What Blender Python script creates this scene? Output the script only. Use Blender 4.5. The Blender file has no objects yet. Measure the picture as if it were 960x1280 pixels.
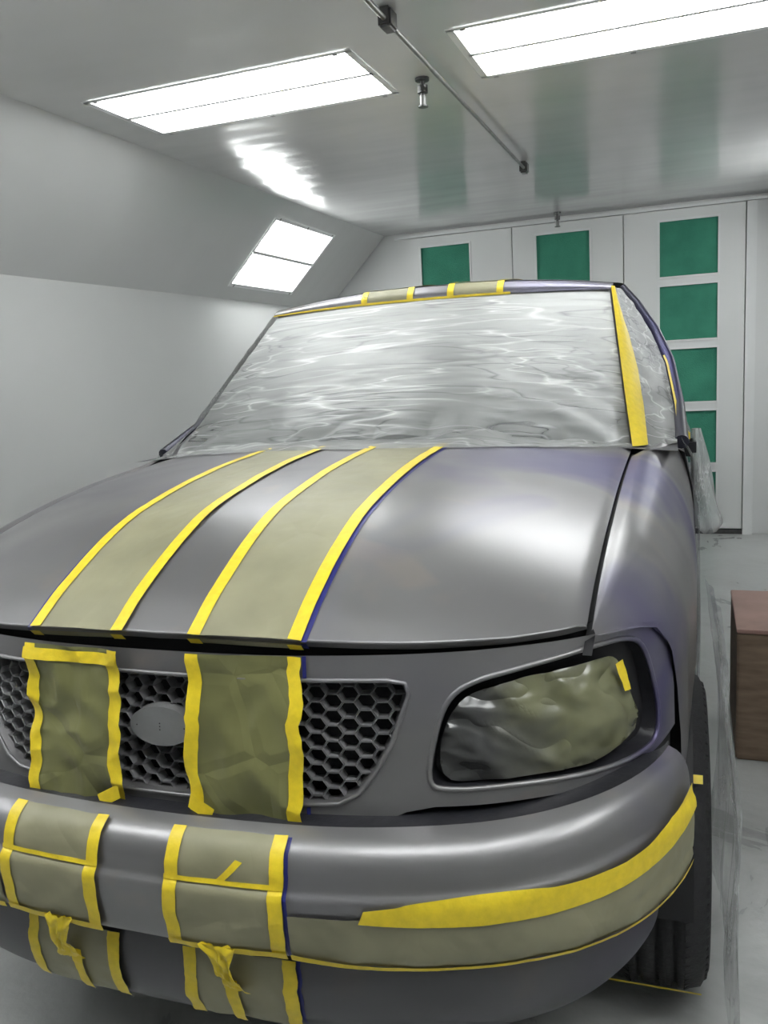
import bpy, bmesh, math, random
from mathutils import Vector, Matrix, noise
from mathutils.geometry import delaunay_2d_cdt
random.seed(7)
PHI=-0.02324
sc=bpy.context.scene
sc.view_settings.view_transform='Standard'
sc.view_settings.exposure=-0.1

# ------------------------------------------------------------------ materials
def new_mat(name):
    m=bpy.data.materials.new(name);m.use_nodes=True
    nt=m.node_tree;b=nt.nodes['Principled BSDF']
    return m,nt,b
def ramp(nt,fac,stops):
    r=nt.nodes.new('ShaderNodeValToRGB')
    e=r.color_ramp.elements
    while len(e)<len(stops): e.new(.5)
    for i,(p,c) in enumerate(stops):
        e[i].position=p;e[i].color=(c[0],c[1],c[2],1) if not isinstance(c,(int,float)) else (c,c,c,1)
    nt.links.new(fac,r.inputs[0]);return r.outputs[0]
def coords(nt,scale=(1,1,1),rot=(0,0,0)):
    tc=nt.nodes.new('ShaderNodeTexCoord');mp=nt.nodes.new('ShaderNodeMapping')
    mp.inputs['Scale'].default_value=scale;mp.inputs['Rotation'].default_value=rot
    nt.links.new(tc.outputs['Object'],mp.inputs[0]);return mp.outputs[0]
def noise_n(nt,vec,scale,detail=4,rough=.55,dist=0):
    n=nt.nodes.new('ShaderNodeTexNoise');n.inputs['Scale'].default_value=scale
    n.inputs['Detail'].default_value=detail;n.inputs['Roughness'].default_value=rough
    n.inputs['Distortion'].default_value=dist
    nt.links.new(vec,n.inputs['Vector']);return n.outputs['Fac']
def bump(nt,b,h,strength,dist=.01,normal=None):
    bp=nt.nodes.new('ShaderNodeBump');bp.inputs['Strength'].default_value=strength
    bp.inputs['Distance'].default_value=dist
    nt.links.new(h,bp.inputs['Height'])
    if normal: nt.links.new(normal,bp.inputs['Normal'])
    if b: nt.links.new(bp.outputs[0],b.inputs['Normal'])
    return bp.outputs[0]
def mix(nt,f,a,c):
    m=nt.nodes.new('ShaderNodeMix');m.data_type='RGBA'
    if isinstance(f,(int,float)): m.inputs[0].default_value=f
    else: nt.links.new(f,m.inputs[0])
    for s,v in ((6,a),(7,c)):
        if isinstance(v,tuple): m.inputs[s].default_value=(*v,1)
        else: nt.links.new(v,m.inputs[s])
    return m.outputs[2]
def mathn(nt,op,a,b_=None):
    m=nt.nodes.new('ShaderNodeMath');m.operation=op
    for i,v in enumerate((a,b_)):
        if v is None: continue
        if isinstance(v,(int,float)): m.inputs[i].default_value=v
        else: nt.links.new(v,m.inputs[i])
    return m.outputs[0]
def maprange(nt,v,a,b,c,d):
    mr=nt.nodes.new('ShaderNodeMapRange');nt.links.new(v,mr.inputs[0])
    for i,x in enumerate((a,b,c,d)): mr.inputs[i+1].default_value=x
    return mr.outputs[0]
def simple(name,col,rough=.5,metal=0,ns=None,nb=0,var=0.0):
    m,nt,b=new_mat(name)
    b.inputs['Roughness'].default_value=rough;b.inputs['Metallic'].default_value=metal
    v=coords(nt)
    n=noise_n(nt,v,ns or 6)
    d=tuple(max(0,c*(1-var)) for c in col);e=tuple(min(1,c*(1+var)) for c in col)
    nt.links.new(ramp(nt,n,[(.3,d),(.7,e)]),b.inputs['Base Color'])
    if nb: bump(nt,b,n,nb)
    return m
def paint_mat(name,base,blue,rough,amt=1.0):
    m,nt,b=new_mat(name)
    v=coords(nt)
    n1=noise_n(nt,v,2.1,3,.5,.5);n2=noise_n(nt,v,1.3,2);n3=noise_n(nt,v,260,2);n4=noise_n(nt,v,5.5,3,.5,.3)
    sx=nt.nodes.new('ShaderNodeSeparateXYZ');nt.links.new(v,sx.inputs[0])
    g=maprange(nt,sx.outputs[0],.15,.80,.10,1)
    gy=maprange(nt,sx.outputs[1],.20,.45,.30,1)
    f=mathn(nt,'MULTIPLY',ramp(nt,n1,[(.43,0),(.58,1)]),g)
    f=mathn(nt,'MULTIPLY',mathn(nt,'MULTIPLY',f,gy),amt)
    c0=mix(nt,ramp(nt,n2,[(.35,0),(.65,1)]),tuple(x*.85 for x in base),tuple(x*1.15 for x in base))
    c0=mix(nt,ramp(nt,n4,[(.60,0),(.72,.45)]),c0,tuple(a*b_ for a,b_ in zip(base,(1.3,1.15,1.0))))
    c1=mix(nt,f,c0,blue)
    nt.links.new(c1,b.inputs['Base Color'])
    b.inputs['Metallic'].default_value=.6
    r=ramp(nt,n1,[(.3,rough-.04),(.7,rough+.08)])
    nt.links.new(r,b.inputs['Roughness'])
    bump(nt,b,n3,.05,.002)
    return m
M={}
M['paint']=paint_mat('primer_paint',(.222,.217,.222),(.075,.066,.18),.36,.85)
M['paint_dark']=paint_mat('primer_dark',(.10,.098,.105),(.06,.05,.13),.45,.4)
M['paint_blue']=paint_mat('door_frame_paint',(.03,.03,.045),(.022,.02,.08),.38,.8)
def paper(name,col,rough,cs=22,bs=.35,vs=9):
    m,nt,b=new_mat(name)
    v=coords(nt);n=noise_n(nt,v,5,3);n2=noise_n(nt,v,cs,2,.5,.8)
    nt.links.new(ramp(nt,n,[(.3,tuple(c*.82 for c in col)),(.7,tuple(c*1.15 for c in col))]),b.inputs['Base Color'])
    b.inputs['Roughness'].default_value=rough
    vor=nt.nodes.new('ShaderNodeTexVoronoi');vor.feature='DISTANCE_TO_EDGE';vor.inputs['Scale'].default_value=vs
    nt.links.new(v,vor.inputs['Vector'])
    h=mathn(nt,'ADD',mathn(nt,'MULTIPLY',n2,.6),mathn(nt,'MULTIPLY',mathn(nt,'MINIMUM',vor.outputs[0],.12),1.5))
    bump(nt,b,h,bs,.02)
    return m
M['paper']=paper('masking_paper_tan',(.245,.232,.145),.5,12,.2,6)
M['paper_g']=paper('masking_paper_green',(.165,.165,.068),.30,5,.75,7)
M['yellow']=simple('yellow_tape',(.74,.56,.022),.45,0,60,.12,.08)
M['blue']=simple('blue_fineline_tape',(.02,.025,.17),.4,0,30,.05,.1)
M['black']=simple('gap_black',(.006,.006,.008),.6,0,20,0,.1)
M['darkplastic']=simple('dark_plastic',(.02,.02,.024),.35,0,40,.1,.2)
M['hex']=simple('grille_mesh_metal',(.34,.34,.35),.34,.5,30,0,.1)
M['emblem']=simple('emblem_paint',(.22,.22,.225),.45,.4,30,.1,.05)
M['rubber']=simple('tyre_rubber',(.018,.018,.02),.75,0,60,.4,.2)
M['glass']=simple('dark_glass',(.03,.035,.04),.08,0,3,0,.1)
M['rim']=simple('wheel_alloy',(.45,.45,.46),.3,.8,10,0,.05)
# headlight mask: olive paper under smoky film
m,nt,b=new_mat('headlight_masking');v=coords(nt)
sx=nt.nodes.new('ShaderNodeSeparateXYZ');nt.links.new(v,sx.inputs[0])
ax=mathn(nt,'ABSOLUTE',sx.outputs[0])
n=noise_n(nt,v,5,2,.5,.6)
k=mathn(nt,'ADD',mathn(nt,'MULTIPLY',maprange(nt,ax,.50,.88,0,1),.5),mathn(nt,'MULTIPLY',n,.6))
k=mathn(nt,'ADD',k,maprange(nt,sx.outputs[2],.82,.95,-.16,.0))
colr=ramp(nt,k,[(.34,(.045,.046,.046)),(.48,(.075,.076,.06)),(.62,(.135,.137,.07)),(.85,(.20,.20,.11))])
nt.links.new(colr,b.inputs['Base Color']);b.inputs['Roughness'].default_value=.24
b.inputs['Specular IOR Level'].default_value=.7
n2=noise_n(nt,coords(nt,(1,1,1.8),(0,.5,0)),5,2,.5,.3);bump(nt,b,mathn(nt,'ABSOLUTE',mathn(nt,'SUBTRACT',n2,.5)),.8,.08)
M['lamp']=m
# plastic film
def film(name,col,stretch,alpha_lo,alpha_hi,rot=(0,0,0),bs=.9,hi=1.35,sc_=3.2,zgrad=None,rough=.25,dist=1.1):
    m,nt,b=new_mat(name)
    v=coords(nt,stretch,rot)
    n=noise_n(nt,v,sc_,5,.55,dist)
    n2=noise_n(nt,coords(nt,(1,1.6,1.6)),3,3,.5,.6)
    rid=mathn(nt,'ABSOLUTE',mathn(nt,'SUBTRACT',n,.5))
    line=ramp(nt,rid,[(0,1),(.010,.25),(.035,0)])
    line=mathn(nt,'MULTIPLY',line,ramp(nt,n2,[(.40,0),(.62,1)]))
    c=mix(nt,line,col,tuple(min(1,x*hi) for x in col))
    nt.links.new(c,b.inputs['Base Color'])
    b.inputs['Roughness'].default_value=rough
    h=mathn(nt,'ADD',mathn(nt,'MULTIPLY',line,.35),mathn(nt,'ADD',mathn(nt,'MULTIPLY',n,.8),mathn(nt,'MULTIPLY',n2,.7)))
    bump(nt,b,h,bs,.03)
    al=mathn(nt,'ADD',ramp(nt,n2,[(.35,alpha_lo),(.65,alpha_hi)]),mathn(nt,'MULTIPLY',line,.3))
    if zgrad:
        s2=nt.nodes.new('ShaderNodeSeparateXYZ');nt.links.new(coords(nt),s2.inputs[0])
        al=mathn(nt,'ADD',al,maprange(nt,s2.outputs[2],*zgrad))
    nt.links.new(mathn(nt,'MINIMUM',al,1.0),b.inputs['Alpha'])
    return m
M['film2']=film('drape_film',(.60,.62,.62),(4,1.2,1.0),.18,.42,(0,0,0),.6,1.3)
M['film4']=film('mirror_film',(.60,.62,.62),(4,2,1.0),.45,.8,(0,0,0),.6,1.3)
M['film3']=film('floor_film',(.58,.60,.60),(2,1.2,1.0),.05,.25,(0,0,0),.5,1.3)
# windshield film: long straight pull creases in several directions
m,nt,b=new_mat('masking_film')
n2=noise_n(nt,coords(nt,(1,1.4,1.4)),2.2,2,.5,.3)
n2b=noise_n(nt,coords(nt,(1.3,1,1)),3.1,2,.5,.2)
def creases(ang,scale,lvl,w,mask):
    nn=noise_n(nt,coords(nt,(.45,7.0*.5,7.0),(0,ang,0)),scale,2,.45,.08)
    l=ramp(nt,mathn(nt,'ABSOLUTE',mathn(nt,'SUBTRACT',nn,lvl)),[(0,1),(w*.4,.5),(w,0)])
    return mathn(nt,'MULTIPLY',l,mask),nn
mA=ramp(nt,n2,[(.42,0),(.60,1)]);mB=ramp(nt,n2,[(.40,1),(.58,0)]);mC=ramp(nt,n2b,[(.45,0),(.62,1)])
l1,na=creases(.20,1.6,.5,.022,mA);l2,nb_=creases(-.16,1.9,.48,.022,mB);l3,nc=creases(.05,2.6,.5,.02,mC)
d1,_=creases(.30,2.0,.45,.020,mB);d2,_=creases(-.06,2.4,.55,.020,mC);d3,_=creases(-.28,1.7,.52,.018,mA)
L_=mathn(nt,'MINIMUM',mathn(nt,'ADD',mathn(nt,'ADD',l1,l2),l3),1.0)
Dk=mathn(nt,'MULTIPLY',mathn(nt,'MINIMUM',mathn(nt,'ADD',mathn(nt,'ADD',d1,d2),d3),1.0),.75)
c=mix(nt,Dk,(.41,.42,.415),(.15,.155,.16));c=mix(nt,mathn(nt,'MULTIPLY',L_,.6),c,(.72,.73,.73))  # lit and shaded sides of the creases painted as pale and dark lines
nt.links.new(c,b.inputs['Base Color']);b.inputs['Roughness'].default_value=.42;b.inputs['Specular IOR Level'].default_value=.4
h=mathn(nt,'ADD',mathn(nt,'MULTIPLY',mathn(nt,'ADD',na,nb_),.5),mathn(nt,'ADD',mathn(nt,'MULTIPLY',L_,.12),mathn(nt,'MULTIPLY',Dk,-.15)))
bump(nt,b,h,.30,.03)
s2=nt.nodes.new('ShaderNodeSeparateXYZ');nt.links.new(coords(nt),s2.inputs[0])
al=mathn(nt,'ADD',ramp(nt,n2,[(.35,.48),(.65,.64)]),maprange(nt,s2.outputs[2],1.34,1.66,-.03,.28))  # denser towards the top, standing in for the bright reflection on the upper film
nt.links.new(mathn(nt,'MINIMUM',mathn(nt,'ADD',al,mathn(nt,'MULTIPLY',L_,.2)),1.0),b.inputs['Alpha'])
M['film']=m
# ------------------------------------------------------------------ helpers
truck=bpy.data.objects.new('pickup_truck',None);sc.collection.objects.link(truck)
def mesh_obj(name,verts,faces,mat,parent=None,smooth=True):
    me=bpy.data.meshes.new(name);me.from_pydata([tuple(v) for v in verts],[],faces);me.update()
    me.materials.append(mat)
    if smooth:
        for p in me.polygons: p.use_smooth=True
    o=bpy.data.objects.new(name,me);sc.collection.objects.link(o)
    if parent: o.parent=parent
    return o
def interp(t,xs,ys):
    if t<=xs[0]: return ys[0]
    for i in range(1,len(xs)):
        if t<=xs[i]:
            k=(t-xs[i-1])/(xs[i]-xs[i-1]);return ys[i-1]+k*(ys[i]-ys[i-1])
    return ys[-1]
def spl1(pts):
    xs=[p[0] for p in pts];ys=[p[1] for p in pts];n=len(xs)
    m=[]
    for i in range(n):
        if i==0: m.append((ys[1]-ys[0])/(xs[1]-xs[0]))
        elif i==n-1: m.append((ys[-1]-ys[-2])/(xs[-1]-xs[-2]))
        else: m.append((ys[i+1]-ys[i-1])/(xs[i+1]-xs[i-1]))
    def f(x):
        if x<=xs[0]: return ys[0]+m[0]*(x-xs[0])
        if x>=xs[-1]: return ys[-1]+m[-1]*(x-xs[-1])
        for i in range(1,n):
            if x<=xs[i]:
                h=xs[i]-xs[i-1];t=(x-xs[i-1])/h
                return ((2*t**3-3*t*t+1)*ys[i-1]+(t**3-2*t*t+t)*h*m[i-1]+(-2*t**3+3*t*t)*ys[i]+(t**3-t*t)*h*m[i])
    return f
class Plan:
    def __init__(s,cp):
        c=[Vector(p) for p in cp];c=[Vector((-c[1].x,c[1].y))]+c+[2*c[-1]-c[-2]]
        P=[]
        for i in range(1,len(c)-2):
            for k in range(24):
                t=k/24;a,b,d,e=c[i-1:i+3]
                P.append(.5*((2*b)+(d-a)*t+(2*a-5*b+4*d-e)*t*t+(-a+3*b-3*d+e)*t**3))
        P.append(c[-2]);s.P=P;s.s=[0]
        for i in range(1,len(P)): s.s.append(s.s[-1]+(P[i]-P[i-1]).length)
        s.L=s.s[-1]
    def at(s,u):
        a=min(abs(u),s.L-1e-5)
        lo,hi=0,len(s.s)-1
        while hi-lo>1:
            m=(lo+hi)//2
            if s.s[m]<=a: lo=m
            else: hi=m
        k=(a-s.s[lo])/(s.s[hi]-s.s[lo]);p=s.P[lo].lerp(s.P[hi],k)
        q0=s.P[max(0,lo-3)];q1=s.P[min(len(s.P)-1,hi+3)];t=(q1-q0).normalized()
        if abs(u)<.02: t=Vector((1,0))
        return p,Vector((t.y,-t.x))
def mk_surf(plan,lean,off):
    def S(u,z):
        p,n=plan.at(u);o=off(z,u)
        x=p.x+n.x*o;y=p.y+n.y*o+lean(z)
        return Vector((x if u>=0 else -x,y,z))
    return S
def normal(S,u,v):
    e=1e-3
    a=S(u+e,v)-S(u-e,v);b=S(u,v+e)-S(u,v-e)
    n=a.cross(b)
    if n.length<1e-12: return Vector((0,-1,0))
    n.normalize();p=S(u,v)
    if n.dot(Vector((p.x*1.2,-1,.8)))<0: n=-n
    return n
def offs(S,u,v,o): return S(u,v)+normal(S,u,v)*o
def grid(name,F,nu,nv,mat,parent=truck,smooth=True):
    V=[F(i/nu,j/nv) for j in range(nv+1) for i in range(nu+1)]
    Fc=[(j*(nu+1)+i,j*(nu+1)+i+1,(j+1)*(nu+1)+i+1,(j+1)*(nu+1)+i) for j in range(nv) for i in range(nu)]
    return mesh_obj(name,V,Fc,mat,parent,smooth)
def poly_at(pl,t):
    d=[0]
    for i in range(1,len(pl)): d.append(d[-1]+math.hypot(pl[i][0]-pl[i-1][0],pl[i][1]-pl[i-1][1]))
    t*=d[-1]
    return (interp(t,d,[p[0] for p in pl]),interp(t,d,[p[1] for p in pl]))
def wr(p,s,a): # crease noise
    if a==0: return 0
    n=noise.noise(p*s);m=noise.noise(p*s*2.3+Vector((3,1,7)))
    return a*((1-2*abs(n))*.6+.4*(1-2*abs(m)))
def band(name,S,A,B,n,m,off,mat,w=0,ws=9,parent=truck):
    def F(s,t):
        a=poly_at(A,s);b=poly_at(B,s);u=a[0]+(b[0]-a[0])*t;v=a[1]+(b[1]-a[1])*t
        p=S(u,v);o=off+abs(wr(p,ws,w)) if w else off
        return p+normal(S,u,v)*o
    return grid(name,F,n,m,mat,parent)
def inside(p,poly):
    c=False;j=len(poly)-1
    for i in range(len(poly)):
        a,b=poly[i],poly[j]
        if (a[1]>p[1])!=(b[1]>p[1]) and p[0]<(b[0]-a[0])*(p[1]-a[1])/(b[1]-a[1])+a[0]: c=not c
        j=i
    return c
def smooth_poly(poly,k=6,closed=True):
    out=[];n=len(poly)
    for i in range(n):
        a,b,c,d=[Vector(poly[(i+q)%n]) for q in (-1,0,1,2)]
        for j in range(k):
            t=j/k
            p=.5*((2*b)+(c-a)*t+(2*a-5*b+4*c-d)*t*t+(-a+3*b-3*c+d)*t**3)
            out.append((p.x,p.y))
    return out
def dens(poly,step):
    out=[]
    for i in range(len(poly)):
        a=poly[i];b=poly[(i+1)%len(poly)];l=math.hypot(a[0]-b[0],a[1]-b[1]);k=max(1,int(l/step))
        for j in range(k): out.append((a[0]+(b[0]-a[0])*j/k,a[1]+(b[1]-a[1])*j/k))
    return out
def region(name,S,outer,holes,mat,step=.012,off=0,parent=truck,fn=None,smooth=True):
    vs=[];es=[]
    for pl in [outer]+holes:
        pl=dens(pl,step);k=len(vs);vs+=pl;es+=[(k+i,k+(i+1)%len(pl)) for i in range(len(pl))]
    x0=min(p[0] for p in outer);x1=max(p[0] for p in outer);y0=min(p[1] for p in outer);y1=max(p[1] for p in outer)
    nb=list(vs);cell={}
    for p in nb: cell.setdefault((int(p[0]/step),int(p[1]/step)),[]).append(p)
    j=0;y=y0
    while y<y1:
        x=x0+(step/2 if j%2 else 0)
        while x<x1:
            if inside((x,y),outer) and not any(inside((x,y),h) for h in holes):
                ci,cj=int(x/step),int(y/step);ok=True
                for a in (-1,0,1):
                    for b in (-1,0,1):
                        for q in cell.get((ci+a,cj+b),[]):
                            if math.hypot(q[0]-x,q[1]-y)<step*.55: ok=False
                if ok: vs.append((x,y))
            x+=step
        y+=step*.87;j+=1
    r=delaunay_2d_cdt([Vector(p) for p in vs],es,[],0,1e-6)
    V2,F2=r[0],r[2];F=[]
    for f in F2:
        c=(sum(V2[i].x for i in f)/3,sum(V2[i].y for i in f)/3)
        if inside(c,outer) and not any(inside(c,h) for h in holes): F.append(tuple(f))
    V=[(fn(p.x,p.y) if fn else offs(S,p.x,p.y,off)) for p in V2]
    return mesh_obj(name,V,F,mat,parent,smooth)
def ring(name,S,poly,o1,o2,mat,shrink=0,parent=truck,steps=2):
    cx=sum(p[0] for p in poly)/len(poly);cy=sum(p[1] for p in poly)/len(poly)
    V=[];n=len(poly)
    for k in range(steps+1):
        t=k/steps
        for p in poly:
            d=Vector((cx-p[0],cy-p[1]));d.normalize()
            u=p[0]+d.x*shrink*t;v=p[1]+d.y*shrink*t
            V.append(offs(S,u,v,o1+(o2-o1)*t))
    F=[(k*n+i,k*n+(i+1)%n,(k+1)*n+(i+1)%n,(k+1)*n+i) for k in range(steps) for i in range(n)]
    return mesh_obj(name,V,F,mat,parent)
def tube(name,pts,r,mat,parent=None,cyc=False,res=4):
    cu=bpy.data.curves.new(name,'CURVE');cu.dimensions='3D';cu.bevel_depth=r;cu.bevel_resolution=res;cu.use_fill_caps=True
    s=cu.splines.new('POLY');s.points.add(len(pts)-1)
    for i,p in enumerate(pts): s.points[i].co=(*p,1)
    s.use_cyclic_u=cyc
    o=bpy.data.objects.new(name+'_c',cu);sc.collection.objects.link(o)
    dg=bpy.context.evaluated_depsgraph_get();me=bpy.data.meshes.new_from_object(o.evaluated_get(dg))
    bpy.data.objects.remove(o);me.materials.clear();me.materials.append(mat)
    for p in me.polygons: p.use_smooth=True
    o=bpy.data.objects.new(name,me);sc.collection.objects.link(o)
    if parent: o.parent=parent
    return o
def box(name,lo,hi,mat,parent=None,bev=0):
    bm=bmesh.new();bmesh.ops.create_cube(bm,size=1)
    for v in bm.verts: v.co=Vector([(lo[i]+hi[i])/2+v.co[i]*(hi[i]-lo[i]) for i in range(3)])
    if bev: bmesh.ops.bevel(bm,geom=bm.edges[:],offset=bev,segments=2,affect='EDGES')
    me=bpy.data.meshes.new(name);bm.to_mesh(me);bm.free();me.materials.append(mat)
    o=bpy.data.objects.new(name,me);sc.collection.objects.link(o)
    if parent: o.parent=parent
    return o
def lathe(name,prof,cx,cy,cz,mat,parent=truck,seg=64):
    V=[];n=len(prof)
    for k in range(seg):
        a=2*math.pi*k/seg
        for (x,r) in prof: V.append((cx+x,cy+r*math.cos(a),cz+r*math.sin(a)))
    F=[(k*n+i,k*n+i+1,((k+1)%seg)*n+i+1,((k+1)%seg)*n+i) for k in range(seg) for i in range(n-1)]
    return mesh_obj(name,V,F,mat,parent)

# ------------------------------------------------------------------ truck surfaces
fplan=Plan([(0,.075),(.25,.085),(.46,.12),(.62,.175),(.76,.26),(.85,.36),(.905,.48),(.935,.62),(.955,.85)])
Fas=mk_surf(fplan,lambda z:(z-.74)*.1,lambda z,u:0)
bplan=Plan([(0,-.045),(.3,-.03),(.5,.01),(.68,.08),(.81,.17),(.90,.29),(.952,.44),(.968,.62),(.972,.85)])
boff=spl1([(.50,-.06),(.54,-.022),(.57,-.006),(.62,.0),(.668,0),(.680,-.010),(.715,-.018),(.738,-.034),(.752,-.06),(.758,-.09)])
def sm(a,b,x):
    t=max(0,min(1,(x-a)/(b-a)));return t*t*(3-2*t)
Bum=mk_surf(bplan,lambda z:0,lambda z,u: boff(z-(.035*sm(.6,1.05,abs(u)) if z>.6 else 0))*(1-.45*sm(.6,1.05,abs(u)))if z>.6 else boff(z))
voff=spl1([(.30,-.15),(.36,-.085),(.40,-.055),(.46,-.04),(.52,-.045),(.56,-.06)])
Val=mk_surf(bplan,lambda z:0,lambda z,u:voff(z)-.02*sm(.6,1.05,abs(u)))
Zc=spl1([(.09,1.064),(.13,1.088),(.2,1.13),(.35,1.197),(.5,1.243),(.8,1.285),(1.07,1.303),(1.4,1.312)])
Zs=spl1([(.09,.955),(.287,1.066),(.427,1.121),(.673,1.183),(1.0,1.23),(1.46,1.262),(1.7,1.27)])
hx=lambda y: interp(y,[.2,.3,.7,1.5],[.760,.765,.778,.795])
def hoodZ(x,y):
    w=min(1.2,(abs(x)/.78))**2.3
    return (1-w)*Zc(y)+w*Zs(y)
def Hood(x,y): return Vector((x,y,hoodZ(x,y)))
hf=spl1([(0,.105),(.25,.113),(.46,.143),(.62,.195),(.72,.25),(.765,.285)])
def hb(x): return 1.34+.12*(abs(x)/.79)**2
LIP=.013
def hoodF(s,t):
    sx=(s*2-1)
    y0=hf(abs(sx)*.765);y1=hb(sx*.79)
    if t<.06:
        k=t/.06;xw=hx(y0)*sx;p=Hood(xw,y0)
        a=(1-k)*math.pi/2
        return Vector((p.x,p.y+.004+.012*math.sin(a),p.z-LIP*math.sin(a)))
    k=(t-.06)/.94;y=y0+(y1-y0)*(k**1.3);x=sx*hx(y)
    z=hoodZ(x,y)
    e=(1-abs(sx))
    if e<.012: z-=.006*(1-e/.012)
    return Vector((x,y,z))
grid('hood',hoodF,100,90,M['paint'])
for sg,nm in ((1,'r'),(-1,'l')):
    grid('hood_gap_'+nm,lambda s,t:Vector((sg*(hx(.26+1.22*t)+.016*s-.004),.26+1.22*t,hoodZ(.78,.26+1.22*t)-.03)),2,30,M['black'])
grid('radiator_support',lambda s,t:Fas((s*2-1)*.95,1.0)+Vector((0,.045,-.25+.31*t)),60,3,M['black'])
top=[(-.92,1.048),(-.8,1.047),(-.5,1.045),(-.25,1.043),(0,1.043),(.25,1.043),(.5,1.045),(.8,1.047),(.92,1.048)]
rgt=[(1.0,1.03),(1.06,.97),(1.085,.88),(1.09,.80)]
bot=[(1.01,.790),(.92,.780),(.75,.772),(.6,.772),(.52,.773),(.47,.765),(.43,.748),(.386,.738),(.3,.732),(.15,.73),(0,.73)]
full=top+rgt+bot+[(-a,b) for a,b in bot[::-1][1:]]+[(-a,b) for a,b in rgt[::-1]]
gr=[(0,1.0),(.25,1.0),(.44,1.0),(.472,.994),(.478,.975),(.466,.94),(.447,.887),(.417,.837),(.385,.797),(.35,.779),(.29,.775),(0,.773)]
grille=gr+[(-a,b) for a,b in gr[::-1][1:-1]]
grille=dens(grille,.015)
head=smooth_poly([(.512,.822),(.524,.905),(.548,.962),(.59,.990),(.66,1.005),(.748,1.018),(.829,1.027),(.895,1.024),(.940,1.000),(.975,.935),(1.0,.858),(.988,.812),(.924,.799),(.811,.798),(.671,.801),(.55,.803)],4)
headL=[(-a,b) for a,b in head[::-1]]
region('header_panel',Fas,full,[grille,head,headL],M['paint'],.012)
ring('grille_opening_lip',Fas,grille,0,-.03,M['paint'],.010)
tube('grille_trim',[offs(Fas,a,b,.002) for a,b in grille],.004,M['paint'],truck,True)
for nm,h in (('r',head),('l',headL)):
    ring('headlight_opening_'+nm,Fas,h,0,-.05,M['darkplastic'],.014)
    tube('headlight_rim_'+nm,[offs(Fas,a,b,.0) for a,b in h],.005,M['paint'],truck,True)
    region('headlight_well_'+nm,Fas,h,[],M['black'],.03,-.052)
grid('fascia_gap_shadow',lambda s,t:Fas((s*2-1)*1.06,.79)+Vector((0,.035+.03*t,-.10+.09*t)),60,2,M['black'])  # black sheet standing in for the shadow between header panel and bumper
lamp=smooth_poly([(.532,.872),(.553,.938),(.588,.968),(.659,.984),(.748,.992),(.84,.996),(.885,.985),(.91,.93),(.935,.865),(.905,.833),(.811,.815),(.671,.812),(.55,.814)],4)
def lampF(sg):
    def f(u,v):
        ua=abs(u);cx,cz=.735,.9
        d=max(0,1-((ua-cx)/.215)**2)*max(0,1-((v-cz)/.1)**2)
        p=Fas(sg*ua,v);n=normal(Fas,sg*ua,v)
        w=wr(Vector((p.x*.7,p.y,p.z*1.7+p.x*1.0)),4.5,.018)+wr(p+Vector((5,2,1)),12,.003)
        return p+n*(-.030+.022*d**.5+w)
    return f
region('headlight_mask_r',Fas,lamp,[],M['lamp'],.007,0,fn=lampF(1))
region('headlight_mask_l',Fas,[(-a,b) for a,b in lamp[::-1]],[],M['lamp'],.012,0,fn=lambda u,v:lampF(-1)(u,v))
band('headlight_tape',Fas,[(.862,.985),(.885,.93)],[(.880,.99),(.901,.93)],6,2,.002,M['yellow'],.004,20)
# hex grille
V=[];F=[]
R=.0205;ky=.80
gout=[(a*1.03,.886+(b-.886)*1.12) for a,b in grille]
for i in range(-17,18):
    for j in range(-6,7):
        cx=i*1.5*R;cz=.886+(j+(.5 if i%2 else 0))*math.sqrt(3)*R*ky
        if not inside((cx,cz),gout): continue
        if (cx/.06)**2+((cz-.90)/.045)**2<.3: continue
        k=len(V)
        for (sc_,o) in ((1.02,-.018),(.91,-.014),(.86,-.036)):
            for q in range(6):
                a=math.pi/3*q
                V.append(offs(Fas,cx+R*sc_*math.cos(a),cz+R*sc_*ky*math.sin(a),o))
        for q in range(6):
            r_=(q+1)%6
            F.append((k+q,k+r_,k+6+r_,k+6+q));F.append((k+6+q,k+6+r_,k+12+r_,k+12+q))
mesh_obj('grille_honeycomb',V,F,M['hex'],truck,False)
region('grille_back',Fas,gout,[],M['black'],.05,-.06)
def ell(cx,cz,a,b,n=40): return [(cx+a*math.cos(2*math.pi*k/n),cz+b*math.sin(2*math.pi*k/n)) for k in range(n)]
E=ell(.004,.90,.066,.037)
region('emblem_oval',Fas,E,[],M['emblem'],.008,.004)
ring('emblem_edge',Fas,E,.004,-.02,M['emblem'],-.003)
for a_,b_ in ((0,.006),(0,.0),(-.05,0),(.052,0),(0,-.006)):
    region('emblem_pinhole',Fas,ell(.004+a_,.90+b_,.0015,.0015,8),[],M['black'],.01,.0055)
# ------------------------------------------------------------------ bumper
def bzb(a): return interp(a,[0,.3,.45,1.14],[.562,.557,.535,.54])
def bumF(s,t):
    u=(s*2-1)*1.14;a=abs(u)
    zb=bzb(a);zt=.757+.035*sm(.6,1.05,a)
    return Bum(u,zb+(zt-zb)*t)
grid('bumper',bumF,110,44,M['paint'])
grid('bumper_top_return',lambda s,t:Bum((s*2-1)*1.14,.757+.035*sm(.6,1.05,abs(s*2-1)*1.14))+Vector((0,.09*t*(1-.8*sm(.8,1.0,abs(s*2-1))),.003*t)),80,2,M['darkplastic'])
grid('bumper_bottom_return',lambda s,t:Bum((s*2-1)*1.1,bzb(abs(s*2-1)*1.1))+Vector((0,.10*t,.0)),80,2,M['darkplastic'])
grid('valance',lambda s,t:Val((s*2-1)*1.12,.31+(interp(abs(s*2-1)*1.12,[0,.34,.44,1.12],[.53,.53,.55,.55])-.31)*t),90,24,M['paint_dark'])
grid('lower_intake_back',lambda s,t:Val((s*2-1)*.8,.45)+Vector((0,.07,.12*t)),30,2,M['black'])
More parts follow.
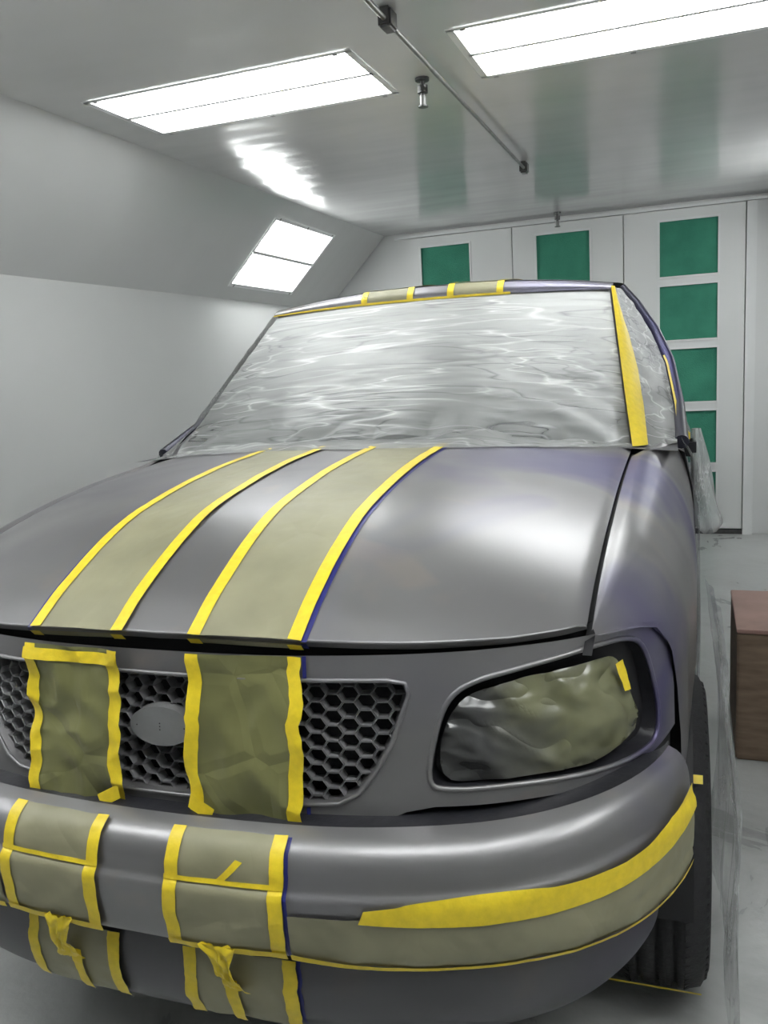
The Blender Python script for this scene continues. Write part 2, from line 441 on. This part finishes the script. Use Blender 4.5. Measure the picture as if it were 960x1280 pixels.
box('front_crossmember',(-.7,.35,.30),(.7,.5,.5),M['black'],truck)
# ------------------------------------------------------------------ fenders and body side
def planx(y):
    return interp(y,[.26,.30,.36,.48,.62,.85,1.2,1.6],[.765,.80,.853,.908,.940,.962,.972,.976])
def fend(sg):
    def Ff(s,t):
        y=.285+(1.62-.285)*t
        xi=hx(y)+.009;zi=hoodZ(.78,y)-.001
        if y>1.3: xi+= (y-1.3)*.25
        xo=max(planx(y),xi+.01)
        zs=zi-interp(y,[.28,.5,.8,1.6],[.10,.20,.28,.30])
        fl=interp(y,[.28,.31,.36,.42,.47,.52,.54,.56],[1.052,1.050,1.046,1.028,.98,.88,.80,.74])
        arch=.37
        if y>.5:
            q=.43**2-(y-.91)**2
            arch=.38+math.sqrt(q) if q>0 else .40
            arch=max(arch,.40)
            fl=max(fl if y<.56 else 0,arch)
        if s<.62:
            a=s/.62*math.pi/2
            x=xi+(xo-xi)*math.sin(a);z=zs+(zi-zs)*math.cos(a)
            if s<.03: z-=.004
        else:
            k=(s-.62)/.38;x=xo;z=zs+(min(zs,fl)-zs)*k
        if z<fl: z=fl
        return Vector((sg*x,y,z))
    return Ff
for sg,nm in ((1,'r'),(-1,'l')):
    grid('fender_'+nm,fend(sg),44,90,M['paint'])
    grid('wheel_well_'+nm,lambda s,t:Vector((sg*(.55+.40*s),.91+.425*math.cos(math.pi*t),.38+.425*math.sin(math.pi*t))),2,24,M['black'])
def side(sg):
    prof=[(.905,1.245),(.945,1.225),(.968,1.12),(.978,.98),(.98,.80),(.97,.60),(.95,.42)]
    def f(s,t):
        y=1.60+(5.25-1.60)*t
        k=s*(len(prof)-1);i=min(int(k),len(prof)-2);q=k-i
        x=prof[i][0]+(prof[i+1][0]-prof[i][0])*q;z=prof[i][1]+(prof[i+1][1]-prof[i][1])*q
        r=.43**2-(y-4.35)**2
        if r>0 and z<.38+math.sqrt(r): z=.38+math.sqrt(r)
        for ys in (1.625,2.86,3.33):
            if abs(y-ys)<.012: x-=.012
        return Vector((sg*x,y,z))
    return f
for sg,nm in ((1,'r'),(-1,'l')):
    grid('body_side_'+nm,side(sg),24,300,M['paint'])
box('bed_floor',(-.9,3.4,.70),(.9,5.2,.74),M['darkplastic'],truck)
box('tailgate',(-.9,5.2,.5),(.9,5.26,1.24),M['paint'],truck,.01)
box('bed_front_panel',(-.9,3.36,.6),(.9,3.40,1.24),M['paint'],truck)
box('chassis',(-.62,.6,.36),(.62,5.1,.52),M['black'],truck)
box('cab_floor',(-.9,1.5,.5),(.9,3.36,.56),M['black'],truck)
# ------------------------------------------------------------------ greenhouse
def Wtop(x): 
    q=abs(x)/.685
    return Vector((x,2.172+.03*q*q,1.800-.017*q**2.4))
def Rtop(x):
    q=abs(x)/.70
    return Vector((x,2.19+.03*q*q,1.846-.044*q**2.4))
def Wbase(x):
    q=abs(x)/.79
    return Vector((x,1.335+.13*q*q,hoodZ(x,1.3+.15*q*q)-.002))
def Shield(s,t):
    b=Wbase(s*.79);tp=Wtop(s*.685);p=b.lerp(tp,t)
    bow=.05*(1-s*s)*math.sin(math.pi*t)
    return p+Vector((0,-.45*bow,.8*bow*.5))
grid('windshield_glass',lambda s,t:Shield(s*2-1,t)+Vector((0,.03,-.02)),30,24,M['glass'])
def filmF(s,t):
    sx=s*2-1
    if t<.16:
        k=t/.16;q=abs(sx)
        x=sx*(.80);y0=1.10+.33*q*q+.02*noise.noise(Vector((sx*6,0,2)));y1=1.335+.13*q*q
        y=y0+(y1-y0)*k;z=hoodZ(x,y)+.004+.022*abs(noise.noise(Vector((sx*7,k*2,5))))*math.sin(math.pi*k)**.5
        if .15<sx<.75: z+=.03*k*math.exp(-((sx-.42)/.14)**2)
        return Vector((x,y,z))
    k=(t-.16)/.84
    p=Shield(sx*1.0,k)
    w=0
    for (dx,fr,am,ph) in ((.8,9,.0022,0),(-.7,10,.0024,4),(.3,18,.0020,9),(-.2,27,.0014,14)):
        c=noise.noise(Vector((p.x*.6,(k+dx*p.x*.35)*fr,ph)))
        w+=am*(1-2.2*abs(c))
    w*=min(1,k*6+.4)*min(1,(1-k)*8)
    if k<.22: w+=.026*(1-k/.22)*(abs(noise.noise(Vector((sx*4,k*6,9))))*1.6+ .6*math.exp(-((sx-.42)/.16)**2))
    return p+Vector((0,-.8,.6)).normalized()*w
grid('windshield_film',filmF,170,170,M['film'])
def roofF(s,t):
    sx=s*2-1;p=Rtop(sx*.70)
    y=p.y+(3.36-p.y)*t;z=p.z+.035*math.sin(math.pi*min(1,t*1.1+.02))*(1-.3*sx*sx)
    return Vector((p.x*(1+.03*math.sin(math.pi*t)),y,z))
grid('roof',roofF,40,40,M['paint'])
Roof=lambda x,y: roofF((x/.70+1)/2,(y-Rtop(x).y)/(3.36-Rtop(x).y))
def Header(x,t):
    a=Wtop(x*.98);b=Rtop(x)
    p=a.lerp(b,t)
    return Vector((x,p.y-.022-.012*math.sin(math.pi*t)+.022*t,p.z-.006*(1-t)))
grid('roof_header',lambda s,t:Header((s*2-1)*.70,t),60,6,M['paint'])
D=[(.925,1.62,1.255),(.915,1.95,1.36),(.885,2.20,1.50),(.83,2.31,1.62),(.76,2.36,1.725),(.705,2.38,1.79)]
def Dp(t):
    k=t*(len(D)-1);i=min(int(k),len(D)-2);return Vector(D[i]).lerp(Vector(D[i+1]),k-i)
def sidex(z): return interp(z,[1.24,1.36,1.5,1.62,1.73,1.80],[.92,.913,.883,.83,.76,.70])
for sg,nm in ((1,'r'),(-1,'l')):
    mir=lambda v:Vector((sg*v.x,v.y,v.z))
    W=lambda t:Shield(1,t)
    grid('a_pillar_'+nm,lambda s,t:mir(W(t).lerp(Dp(t),s)+Vector((.012*math.sin(math.pi*s),-.01*math.sin(math.pi*s),.0))),8,30,M['paint'])
    grid('pillar_film_'+nm,lambda s,t:mir(W(t).lerp(Dp(t),.0+.86*s)+Vector((.018+.010*abs(noise.noise(Vector((s*4,t*9,1)))),-.018,0))),14,40,M['film'])
    if sg>0:
        grid('pillar_tape_'+nm,lambda s,t:mir(W(t*1.0).lerp(Dp(t),-.02+.32*s)+Vector((.010+.008*math.sin(math.pi*s),-.034-.004*noise.noise(Vector((s*5,t*12,3))),.006))),6,40,M['yellow'])
        grid('pillar_tape_thin_'+nm,lambda s,t:mir(W(.05+.4*t).lerp(Dp(.05+.4*t),.80+.05*s)+Vector((.032,-.02,0))),2,20,M['yellow'])
    outer=[(d[1],d[2]) for d in D]+[(3.25,1.80),(3.36,1.70),(3.36,1.24),(1.62,1.24)]
    win=[(2.02,1.30),(2.28,1.50),(2.42,1.66),(2.52,1.73),(2.80,1.73),(2.80,1.30)]
    win2=[(2.92,1.30),(2.92,1.73),(3.18,1.71),(3.26,1.30)]
    fn=lambda y,z:Vector((sg*sidex(z),y,z))
    region('cab_side_'+nm,None,outer,[win,win2],M['paint_dark'],.05,fn=fn)
    region('door_glass_'+nm,None,win,[],M['glass'],.06,fn=lambda y,z:Vector((sg*(sidex(z)-.02),y,z)))
    region('rear_glass_'+nm,None,win2,[],M['glass'],.06,fn=lambda y,z:Vector((sg*(sidex(z)-.02),y,z)))
    tube('door_frame_edge_'+nm,[mir(Vector(d)+Vector((.012,-.01,0))) for d in D],.023,M['paint_blue'],truck)
grid('cab_back',lambda s,t:Vector(((s*2-1)*sidex(1.24+.55*t),3.36,1.24+.56*t)),8,8,M['paint'])
for sg,nm in ((1,'r'),(-1,'l')):
    grid('cowl_corner_'+nm,lambda s,t:Vector((sg*(.77+.155*s),1.40+.26*t,1.250+.012*(1-s)+.0*t)),4,4,M['paint_dark'])
# ------------------------------------------------------------------ masking: stripes
TW=.026
def stripes(tag,S,y0f,y1f,off,tapew=TW,paper='paper',blue=True,n=60,w=0,ws=8,sides=(1,-1),inn=.07,out=.292,cap=None,wob=0,capside=(1,-1),bw=.006,wf=.22):
    for sg in sides:
        def L(x,ph=0): return [(sg*(x+wob*(noise.noise(Vector((k*wf,round(x*9)+ph,sg*3.3)))+.35*noise.noise(Vector((k*wf*3.1,round(x*9)+ph,sg*5.3))))),y0f(x)+(y1f(x)-y0f(x))*k/24) for k in range(25)]
        def L2(x,x0): 
            return [(a+sg*(x-x0),b) for a,b in L(x0)]
        nm=tag+('_r' if sg>0 else '_l')
        band('mask_paper_'+nm,S,L2(inn+.008,inn),L2(out-.010,out),n,18,off,M[paper],w,ws)
        band('mask_tape_in_'+nm,S,L2(inn,inn),L2(inn+tapew,inn),n,3,off+.002,M['yellow'],w,ws)
        band('mask_tape_out_'+nm,S,L2(out-tapew,out),L2(out,out),n,3,off+.002,M['yellow'],w,ws)
        if blue: band('mask_blueline_'+nm,S,L(out-.001),L(out+bw),n,1,off*.5,M['blue'])
        if cap and sg in capside:
            for ci,(ya,yb) in enumerate(cap):
                A=[(sg*(inn+(out-inn)*k/8),ya) for k in range(9)];B=[(sg*(inn+(out-inn)*k/8),yb) for k in range(9)]
                band('mask_tape_cross%d_%s'%(ci,nm),S,A,B,20,3,off+.004,M['yellow'],w,ws)
stripes('hood',Hood,lambda x:hf(x)+.0,lambda x:1.17+.33*(x/.79)**2,.0025,w=.0018,ws=6,bw=.009)
def HoodLip(x,t):
    y0=hf(abs(x));p=Hood(x,y0)
    return Vector((x,p.y-.001+.012*math.sin(t*math.pi/2),p.z-LIP*math.sin(t*math.pi/2)))
stripes('hoodlip',HoodLip,lambda x:0.02,lambda x:.98,.003,n=6,bw=.009)
stripes('grille',Fas,lambda z:1.043,lambda z:.733,.004,paper='paper_g',n=90,w=.026,ws=5.5,cap=[(1.036,1.014)],capside=(-1,),wob=.010,blue=False)
for sg,nm in ((1,'r'),(-1,'l')):
    band('mask_tape_diag_'+nm,Fas,[(sg*.072,.765),(sg*.115,.742)],[(sg*.078,.790),(sg*.125,.765)],8,3,.028,M['yellow'],.003,12)
band('mask_blueline_header',Fas,[(.291,1.043),(.291,1.0)],[(.298,1.043),(.298,1.0)],4,1,.003,M['blue'])
band('mask_blueline_lower',Fas,[(.291,.775),(.291,.733)],[(.298,.775),(.298,.733)],4,1,.003,M['blue'])
stripes('bumper',Bum,lambda x:.750,lambda x:.560,.003,w=.004,ws=9,cap=[(.690,.680),(.562,.574)],wob=.003)
stripes('valance',Val,lambda x:.524,lambda x:.385,.004,w=.005,ws=10,wob=.004)
stripes('roof',Roof,lambda x:Rtop(x).y+.002,lambda x:3.2,.003,blue=False,n=30)
stripes('roofhead',Header,lambda x:.05,lambda x:1,.003,blue=False,n=6)
grid('roof_front_tape',lambda s,t:Header(-.70+1.02*s,-.06+.18*t)+Vector((0,-.006,.001*noise.noise(Vector((s*30,0,0))))),80,2,M['yellow'])
for sg,x,ww in ((1,.165,.07),(-1,.17,.07)):
    def f(s,t,x=x,ww=ww,sg=sg):
        z0,z1=.575,.46
        p=Bum(sg*x,.572).lerp(Val(sg*x,z1),t)
        q=Vector((sg*((s-.5)*ww*(1-.55*math.sin(math.pi*t*.9))+.012*t),-.010-.012*math.sin(math.pi*t)+.010*noise.noise(Vector((s*6+x*40,t*5,1))),.006*noise.noise(Vector((s*6,t*5,x*30)))))
        return p+q
    grid('tape_bridge',f,14,20,M['yellow'])
    band('tape_tail',Val,[(sg*x-.012,.48),(sg*x-.004,.39)],[(sg*x+.014,.48),(sg*x+.018,.39)],14,3,.010,M['yellow'],.004,20)
band('bumper_extra_tape',Bum,[(.165,.685),(.205,.722)],[(.178,.682),(.218,.719)],6,2,.007,M['yellow'])
for sg,nm in ((1,'r'),(-1,'l')):
    U=[(.43,.662),(.5,.669),(.62,.674),(.74,.677),(.88,.688),(1.0,.708),(1.12,.735)]
    Lw=[(.42,.640),(.5,.634),(.62,.630),(.74,.634),(.88,.646),(1.0,.664),(1.12,.690)]
    Bt=[(.30,.566),(.42,.550),(.52,.543),(.64,.540),(.78,.541),(.92,.549),(1.12,.575)]
    Up=[(.30,.645),(.42,.645),(.5,.640),(.62,.635),(.78,.637),(.92,.652),(1.12,.69)]
    m_=lambda l:[(sg*a,b) for a,b in l]
    band('bumper_paper_'+nm,Bum,m_(Up),m_(Bt),90,14,.004,M['paper'],.004,10)
    band('bumper_tape_upper_'+nm,Bum,m_(U),m_(Lw),80,6,.009,M['yellow'],.001,20)
    band('bumper_tape_lower_'+nm,Bum,m_([(a,b+.008) for a,b in Bt]),m_([(a,b-.003) for a,b in Bt]),80,2,.009,M['yellow'],.001,20)
# ------------------------------------------------------------------ wheels
def wheel(cx,cy,nm,sg):
    R_=.372
    prof=[(-.11,.20),(-.115,.28),(-.112,.33),(-.095,.362),(-.06,R_),(-.045,R_),(-.043,R_-.01),(-.035,R_-.01),(-.033,R_),(-.005,R_),(-.003,R_-.01),(.005,R_-.01),(.007,R_),(.033,R_),(.035,R_-.01),(.043,R_-.01),(.045,R_),(.06,R_),(.095,.362),(.112,.33),(.115,.28),(.11,.20)]
    lathe('tyre_'+nm,prof,cx,cy,R_,M['rubber'])
    rp=[(sg*.10,.205),(sg*.085,.19),(sg*.04,.17),(sg*.03,.12),(sg*.055,.06),(sg*.06,.0)]
    lathe('rim_'+nm,rp,cx,cy,R_,M['rim'])
    V=[];F=[]
    for k in range(72):
        a=2*math.pi*k/72
        for side_ in (-1,1):
            b=len(V)
            for da in (-.022,.022):
                for x,r in ((.055,R_-.006),(.108,.335),(.108,.345),(.06,R_+.004)):
                    V.append((cx+side_*x,cy+r*math.cos(a+da),R_+r*math.sin(a+da)))
            F+=[(b,b+1,b+2,b+3),(b+4,b+5,b+6,b+7),(b+2,b+3,b+7,b+6),(b+1,b+2,b+6,b+5)]
    mesh_obj('tread_blocks_'+nm,V,F,M['rubber'],truck,False)
    for k in range(5):
        a=2*math.pi*k/5
        tube('spoke_%s_%d'%(nm,k),[(cx+sg*.06,cy+.04*math.cos(a),R_+.04*math.sin(a)),(cx+sg*.075,cy+.19*math.cos(a),R_+.19*math.sin(a))],.02,M['rim'],truck)
wheel(.875,.90,'front_r',1);wheel(-.875,.90,'front_l',-1);wheel(.84,4.35,'rear_r',1);wheel(-.84,4.35,'rear_l',-1)
def drapeF(sg):
    def f(s,t):
        y=.54+.90*s;z=.86*(1-t)+.012
        n=noise.noise(Vector((s*5,t*3,1)))*.02+abs(noise.noise(Vector((s*9+t*2,t*2,4))))*.02
        x=1.0+.02*t+.045*math.sin(math.pi*t)*.5+n+.015*math.sin(math.pi*s)
        return Vector((sg*x,y-.04*t+.02*noise.noise(Vector((t*4,s*3,8))),z))
    return f
grid('wheel_drape_r',drapeF(1),60,60,M['film2'])
grid('wheel_drape_l',drapeF(-1),40,40,M['film2'])
for a0,nm in ((.72,'upper'),(-.75,'lower')):
    grid('tyre_tape_'+nm,lambda s,t:Vector((.77+.20*s,.90-.382*math.cos(a0+.05*t)-.003,.372+.382*math.sin(a0+.05*t))),6,2,M['yellow'])
def doorfilm(sg):
    def f(s,t):
        y=1.58+1.9*s;z=1.27-.9*t
        x=.985+.02*abs(noise.noise(Vector((s*9,t*2,1))))+.03*t*abs(noise.noise(Vector((s*14,t,3))))-.05*max(0,1-t*9)
        return Vector((sg*x,y,z))
    return f
grid('door_film_r',doorfilm(1),80,40,M['film2'])
grid('door_film_l',doorfilm(-1),40,20,M['film2'])
def mirrorF(sg):
    def f(s,t):
        a=2*math.pi*s;r=(.25+.75*t)*(1+.35*noise.noise(Vector((math.cos(a)*2,math.sin(a)*2,t*2))))
        if t>.9: r*=(1-(t-.9)*6)
        return Vector((sg*(.985+.04*t+.055*r*math.cos(a)),1.80+.06*r*math.sin(a),1.28-.35*t))
    return f
grid('mirror_film_r',mirrorF(1),28,24,M['film4'])
grid('mirror_film_l',mirrorF(-1),28,24,M['film4'])
for sg,nm in ((1,'r'),(-1,'l')):
    x0,x1=sorted((sg*.93,sg*.985))
    box('mirror_mount_'+nm,(x0,1.76,1.19),(x1,1.84,1.25),M['darkplastic'],truck,.012)
    x0,x1=sorted((sg*.945,sg*.965))
    box('mirror_tape_'+nm,(x0,1.75,1.245),(x1,1.77,1.275),M['yellow'],truck,.004)
truck.rotation_euler=(0,0,-PHI)

# ------------------------------------------------------------------ ROOM (axis aligned)
XL,XR,YB,YF,ZC=-2.32,2.14,6.37,-4.2,2.715
SL=.61
def gloss_panel(name,col,r0,r1,wave):
    m,nt,b=new_mat(name);v=coords(nt);n=noise_n(nt,v,1.3,2);n2=noise_n(nt,coords(nt,(1,3,1)),.9,2,.4)
    nt.links.new(ramp(nt,n,[(.3,tuple(c*.96 for c in col)),(.7,col)]),b.inputs['Base Color'])
    nt.links.new(ramp(nt,n,[(.3,r0),(.7,r1)]),b.inputs['Roughness'])
    b.inputs['Specular IOR Level'].default_value=.7
    bump(nt,b,n2,wave,.06)
    return m
M['ceil']=gloss_panel('ceiling_steel_white',(.62,.625,.62),.12,.20,.2)
M['wall']=gloss_panel('wall_white',(.56,.565,.56),.40,.5,.1)
M['wallgrey']=gloss_panel('wall_front_grey',(.22,.22,.22),.5,.6,.1)  # unseen wall behind the camera, darkened to cut the flat fill light
M['wallback']=gloss_panel('wall_back_white',(.74,.75,.745),.35,.45,.08)
m,nt,b=new_mat('floor_concrete');v=coords(nt)
n=noise_n(nt,v,2.2,6,.65,.8);n2=noise_n(nt,v,30,4)
nt.links.new(ramp(nt,n,[(.3,(.33,.335,.33)),(.5,(.44,.45,.445)),(.7,(.52,.53,.525))]),b.inputs['Base Color'])
nt.links.new(ramp(nt,n,[(.3,.22),(.7,.5)]),b.inputs['Roughness']);bump(nt,b,n2,.25,.01)
M['floor']=m
m,nt,b=new_mat('green_filter');v=coords(nt)
n=noise_n(nt,v,4,4);n2=noise_n(nt,v,120,2)
nt.links.new(ramp(nt,n,[(.3,(.025,.185,.12)),(.7,(.045,.26,.17))]),b.inputs['Base Color']);b.inputs['Roughness'].default_value=.8
bump(nt,b,n2,.5,.01);M['green']=m
def emis(name,col,st):
    m,nt,b=new_mat(name);b.inputs['Base Color'].default_value=(.8,.8,.8,1)
    b.inputs['Emission Color'].default_value=(*col,1);b.inputs['Emission Strength'].default_value=st
    v=coords(nt);n=noise_n(nt,v,3);nt.links.new(ramp(nt,n,[(.3,.75),(.7,.8)]),b.inputs['Roughness']);return m
M['diff']=emis('fixture_reflector',(.97,1,.99),.15)  # slight glow added in place of tube light on the reflector
M['tray']=emis('fixture_tray_side',(.97,1,.99),.25)  # recess sides glow a little so they read as lit by the tubes
M['tube']=emis('fluorescent_tube',(.97,1,.99),24)
M['white']=simple('white_enamel',(.78,.79,.79),.4,0,5,0,.02)
M['steel']=simple('dark_steel',(.10,.10,.10),.4,.7,20,.1,.2)
M['grey']=simple('conduit_grey',(.22,.22,.215),.4,.6,20,.1,.2)
def quad(name,pts,mat,parent=None): return mesh_obj(name,pts,[tuple(range(len(pts)))],mat,parent,False)
box('floor',(XL-.1,YF-.1,-.1),(XR+.1,YB+.1,0),M['floor'])
box('wall_left',(XL-.1,YF,0),(XL,YB,ZC-SL),M['wall'])
box('wall_right',(XR,YF,0),(XR+.1,YB,ZC-SL),M['wall'])
box('wall_back',(XL-.1,YB,0),(XR+.1,YB+.1,ZC+.1),M['wallback'])
box('wall_front',(XL-.1,YF-.1,0),(XR+.1,YF,ZC+.1),M['wallgrey'])
slopeY=[(4.40,5.42),(-.9,.12)]
ceilL=[(x0,x1,y0,y1) for (y0,y1) in ((2.02,2.58),(-.75,-.19)) for (x0,x1) in ((-1.49,-.29),(.105,1.305))]
def plane_with_holes(name,outer,holes,fn,mat):
    return region(name,None,outer,holes,mat,.4,parent=None,fn=fn,smooth=False)
xa,xb=XL+SL,XR-SL
parts=[]
parts.append(plane_with_holes('ceiling',[(xa,YF),(xb,YF),(xb,YB),(xa,YB)],[[(a,c),(b_,c),(b_,d),(a,d)] for a,b_,c,d in ceilL],lambda x,y:Vector((x,y,ZC)),M['ceil']))
SW=SL*math.sqrt(2)
def slopeP(sg,w,y,o=0):
    k=w/math.sqrt(2);q=o/math.sqrt(2)
    if sg<0: return Vector((XL+k-q,y,ZC-SL+k+q))
    return Vector((XR-k+q,y,ZC-SL+k+q))
w0,w1=.13,.72
for sg in (-1,1):
    parts.append(plane_with_holes('ceil_slope',[(0,YF),(SW,YF),(SW,YB),(0,YB)],[[(w0,a),(w1,a),(w1,b_),(w0,b_)] for a,b_ in slopeY],lambda w,y,sg=sg:slopeP(sg,w,y),M['ceil']))
bpy.ops.object.select_all(action='DESELECT')
for o in parts: o.select_set(True)
bpy.context.view_layer.objects.active=parts[0];bpy.ops.object.join()
def fixture(P,L,W,name='ceiling_light'):
    root=bpy.data.objects.new(name,None);sc.collection.objects.link(root)
    root.location=P(L/2,W/2,0);inv=Matrix.Translation(-root.location)
    def q(nm,pts,mt):
        return quad(nm,[inv@Vector(p) for p in pts],mt,root)
    H=.06
    q('reflector_top',[P(0,0,H),P(L,0,H),P(L,W,H),P(0,W,H)],M['diff'])
    q('side_a',[P(0,0,0),P(L,0,0),P(L,0,H),P(0,0,H)],M['tray']);q('side_b',[P(0,W,0),P(L,W,0),P(L,W,H),P(0,W,H)],M['tray'])
    q('side_c',[P(0,0,0),P(0,W,0),P(0,W,H),P(0,0,H)],M['tray']);q('side_d',[P(L,0,0),P(L,W,0),P(L,W,H),P(L,0,H)],M['tray'])
    for i,f in enumerate((.15,.37,.63,.85)):
        tube('tube_%d'%i,[inv@Vector(P(.03,W*f,.03)),inv@Vector(P(L-.03,W*f,.03))],.017,M['tube'],root,res=1)
    fr=.014
    for i,(a0,a1,b0,b1) in enumerate(((-fr,L+fr,-fr,fr),(-fr,L+fr,W-fr,W+fr),(-fr,fr,0,W),(L-fr,L+fr,0,W),(0,L,W/2-.012,W/2+.012))):
        q('frame_%d'%i,[P(a0,b0,-.004),P(a1,b0,-.004),P(a1,b1,-.004),P(a0,b1,-.004)],M['white'])
    for i,(a,b_) in enumerate(((.05,0),(L-.05,0),(.05,W),(L-.05,W),(L*.5,W))):
        q('clip_%d'%i,[P(a-.010,b_-.010,-.010),P(a+.010,b_-.010,-.010),P(a+.010,b_+.010,-.010),P(a-.010,b_+.010,-.010)],M['grey'])
for (a,b_,c,d) in ceilL:
    fixture(lambda l,w,h,a=a,c=c:Vector((a+l,c+w,ZC+h)),b_-a,d-c)
for sg in (-1,1):
    for (y0,y1) in slopeY:
        fixture(lambda l,w,h,sg=sg,y0=y0:slopeP(sg,w0+w,y0+l,h),y1-y0,w1-w0,'corner_light')
def door(i,x0,x1,px0,px1):
    root=bpy.data.objects.new('door_%d'%i,None);sc.collection.objects.link(root)
    y=YB
    g=.004;z0,z1=.05,2.66
    tops=[2.575,2.065,1.555,1.045,.535];h=.44
    holes=[[(px0,t-h),(px1,t-h),(px1,t),(px0,t)] for t in tops]
    region('leaf',None,[(x0+g,z0),(x1-g,z0),(x1-g,z1),(x0+g,z1)],holes,M['wallback'],.3,fn=lambda x,z:Vector((x,y-.05,z)),parent=root,smooth=False)
    for a in (x0+g,x1-g):
        quad('edge',[(a,y-.05,z0),(a,y-.002,z0),(a,y-.002,z1),(a,y-.05,z1)],M['wallback'],root)
    for k,t in enumerate(tops):
        quad('filter_%d'%k,[(px0,y-.035,t-h),(px1,y-.035,t-h),(px1,y-.035,t),(px0,y-.035,t)],M['green'],root)
        for (a0,a1,c0,c1) in ((px0-.012,px0+.004,t-h-.012,t+.012),(px1-.004,px1+.012,t-h-.012,t+.012),(px0,px1,t-.004,t+.012),(px0,px1,t-h-.012,t-h+.004)):
            box('frame',(a0,y-.058,c0),(a1,y-.04,c1),M['white'],root)
door(1,-1.46,-.535,-1.36,-.91);door(2,-.535,.39,-.33,.12);door(3,.39,1.32,.67,1.12)
box('trim_1',(-1.6,YB-.065,2.665),(1.75,YB-.002,2.69),M['white'])
box('trim_2',(-1.48,YB-.04,0),(1.34,YB-.002,.04),M['steel'])
box('trim_3',(1.325,YB-.06,0),(1.40,YB-.002,2.66),M['white'])
rod=tube('ceiling_conduit',[(-.04,-1.0,2.675),(-.03,4.28,2.675)],.009,M['grey'])
for y in (1.75,4.22):
    b_=box('conduit_clamp',(-.058,y-.04,2.65),(-.012,y+.04,ZC-.001),M['steel'],None,.008)
    b_.parent=rod
def sprinkler(x,y):
    r=bpy.data.objects.new('sprinkler_head',None);sc.collection.objects.link(r);r.location=(x,y,ZC)
    tube('stem',[(0,0,0),(0,0,-.07)],.010,M['steel'],r)
    tube('escutcheon',[(0,0,-.001),(0,0,-.012)],.030,M['steel'],r)
    tube('cage',[(0,0,-.03),(0,0,-.06)],.022,M['steel'],r)
    tube('bulb',[(0,0,-.07),(0,0,-.11)],.014,M['grey'],r)
    tube('deflector',[(0,0,-.11),(0,0,-.115)],.022,M['steel'],r)
sprinkler(-.133,2.46);sprinkler(-.12,6.15)
m,nt,b=new_mat('cardboard');v=coords(nt,(1,1,6));n=noise_n(nt,v,8,4)
nt.links.new(ramp(nt,n,[(.3,(.12,.082,.055)),(.7,(.20,.14,.095))]),b.inputs['Base Color']);b.inputs['Roughness'].default_value=.75;M['card']=m
M['cardtop']=simple('carton_top_red',(.25,.15,.125),.6,0,6,.1,.2)
cb=bpy.data.objects.new('cardboard_box',None);sc.collection.objects.link(cb);cb.location=(1.36,2.36,0)
box('carton',(-.27,-.28,.001),(.27,.28,.50),M['card'],cb,.006)
box('lid_l',(-.272,-.282,.498),(-.005,.282,.512),M['cardtop'],cb,.003)
box('lid_r',(.005,-.282,.498),(.272,.282,.512),M['cardtop'],cb,.003)
box('carton_tape',(-.02,-.285,.40),(.02,.285,.515),M['white'],cb,.001)
def fl(s,t):
    return Vector((1.16+.5*s+.05*noise.noise(Vector((t*5,0,1))),-.1+1.7*t,.004+.02*abs(noise.noise(Vector((s*5,t*12,2))))))
grid('floor_plastic_sheet',fl,40,100,M['film3'],None)

# ------------------------------------------------------------------ camera
f_,ps,th,ro=1051.22,.33305,.16885,.05739
C=Vector((.90377,-1.16985,1.53338))
fw=Vector((-math.sin(ps)*math.cos(th),math.cos(ps)*math.cos(th),-math.sin(th)))
r0=Vector((math.cos(ps),math.sin(ps),0));u0=r0.cross(fw)
r=math.cos(ro)*r0-math.sin(ro)*u0;u=math.sin(ro)*r0+math.cos(ro)*u0
Mx=Matrix(((r.x,u.x,-fw.x,C.x),(r.y,u.y,-fw.y,C.y),(r.z,u.z,-fw.z,C.z),(0,0,0,1)))
cd=bpy.data.cameras.new('camera');cd.sensor_fit='VERTICAL';cd.sensor_height=24;cd.lens=24*f_/1280;cd.clip_start=.05
co=bpy.data.objects.new('camera',cd);sc.collection.objects.link(co)
co.matrix_world=Matrix.Rotation(-PHI,4,'Z')@Mx
sc.camera=co
w=bpy.data.worlds.new('world');w.use_nodes=True;w.node_tree.nodes['Background'].inputs[0].default_value=(.8,.85,.9,1);w.node_tree.nodes['Background'].inputs[1].default_value=.1;sc.world=w
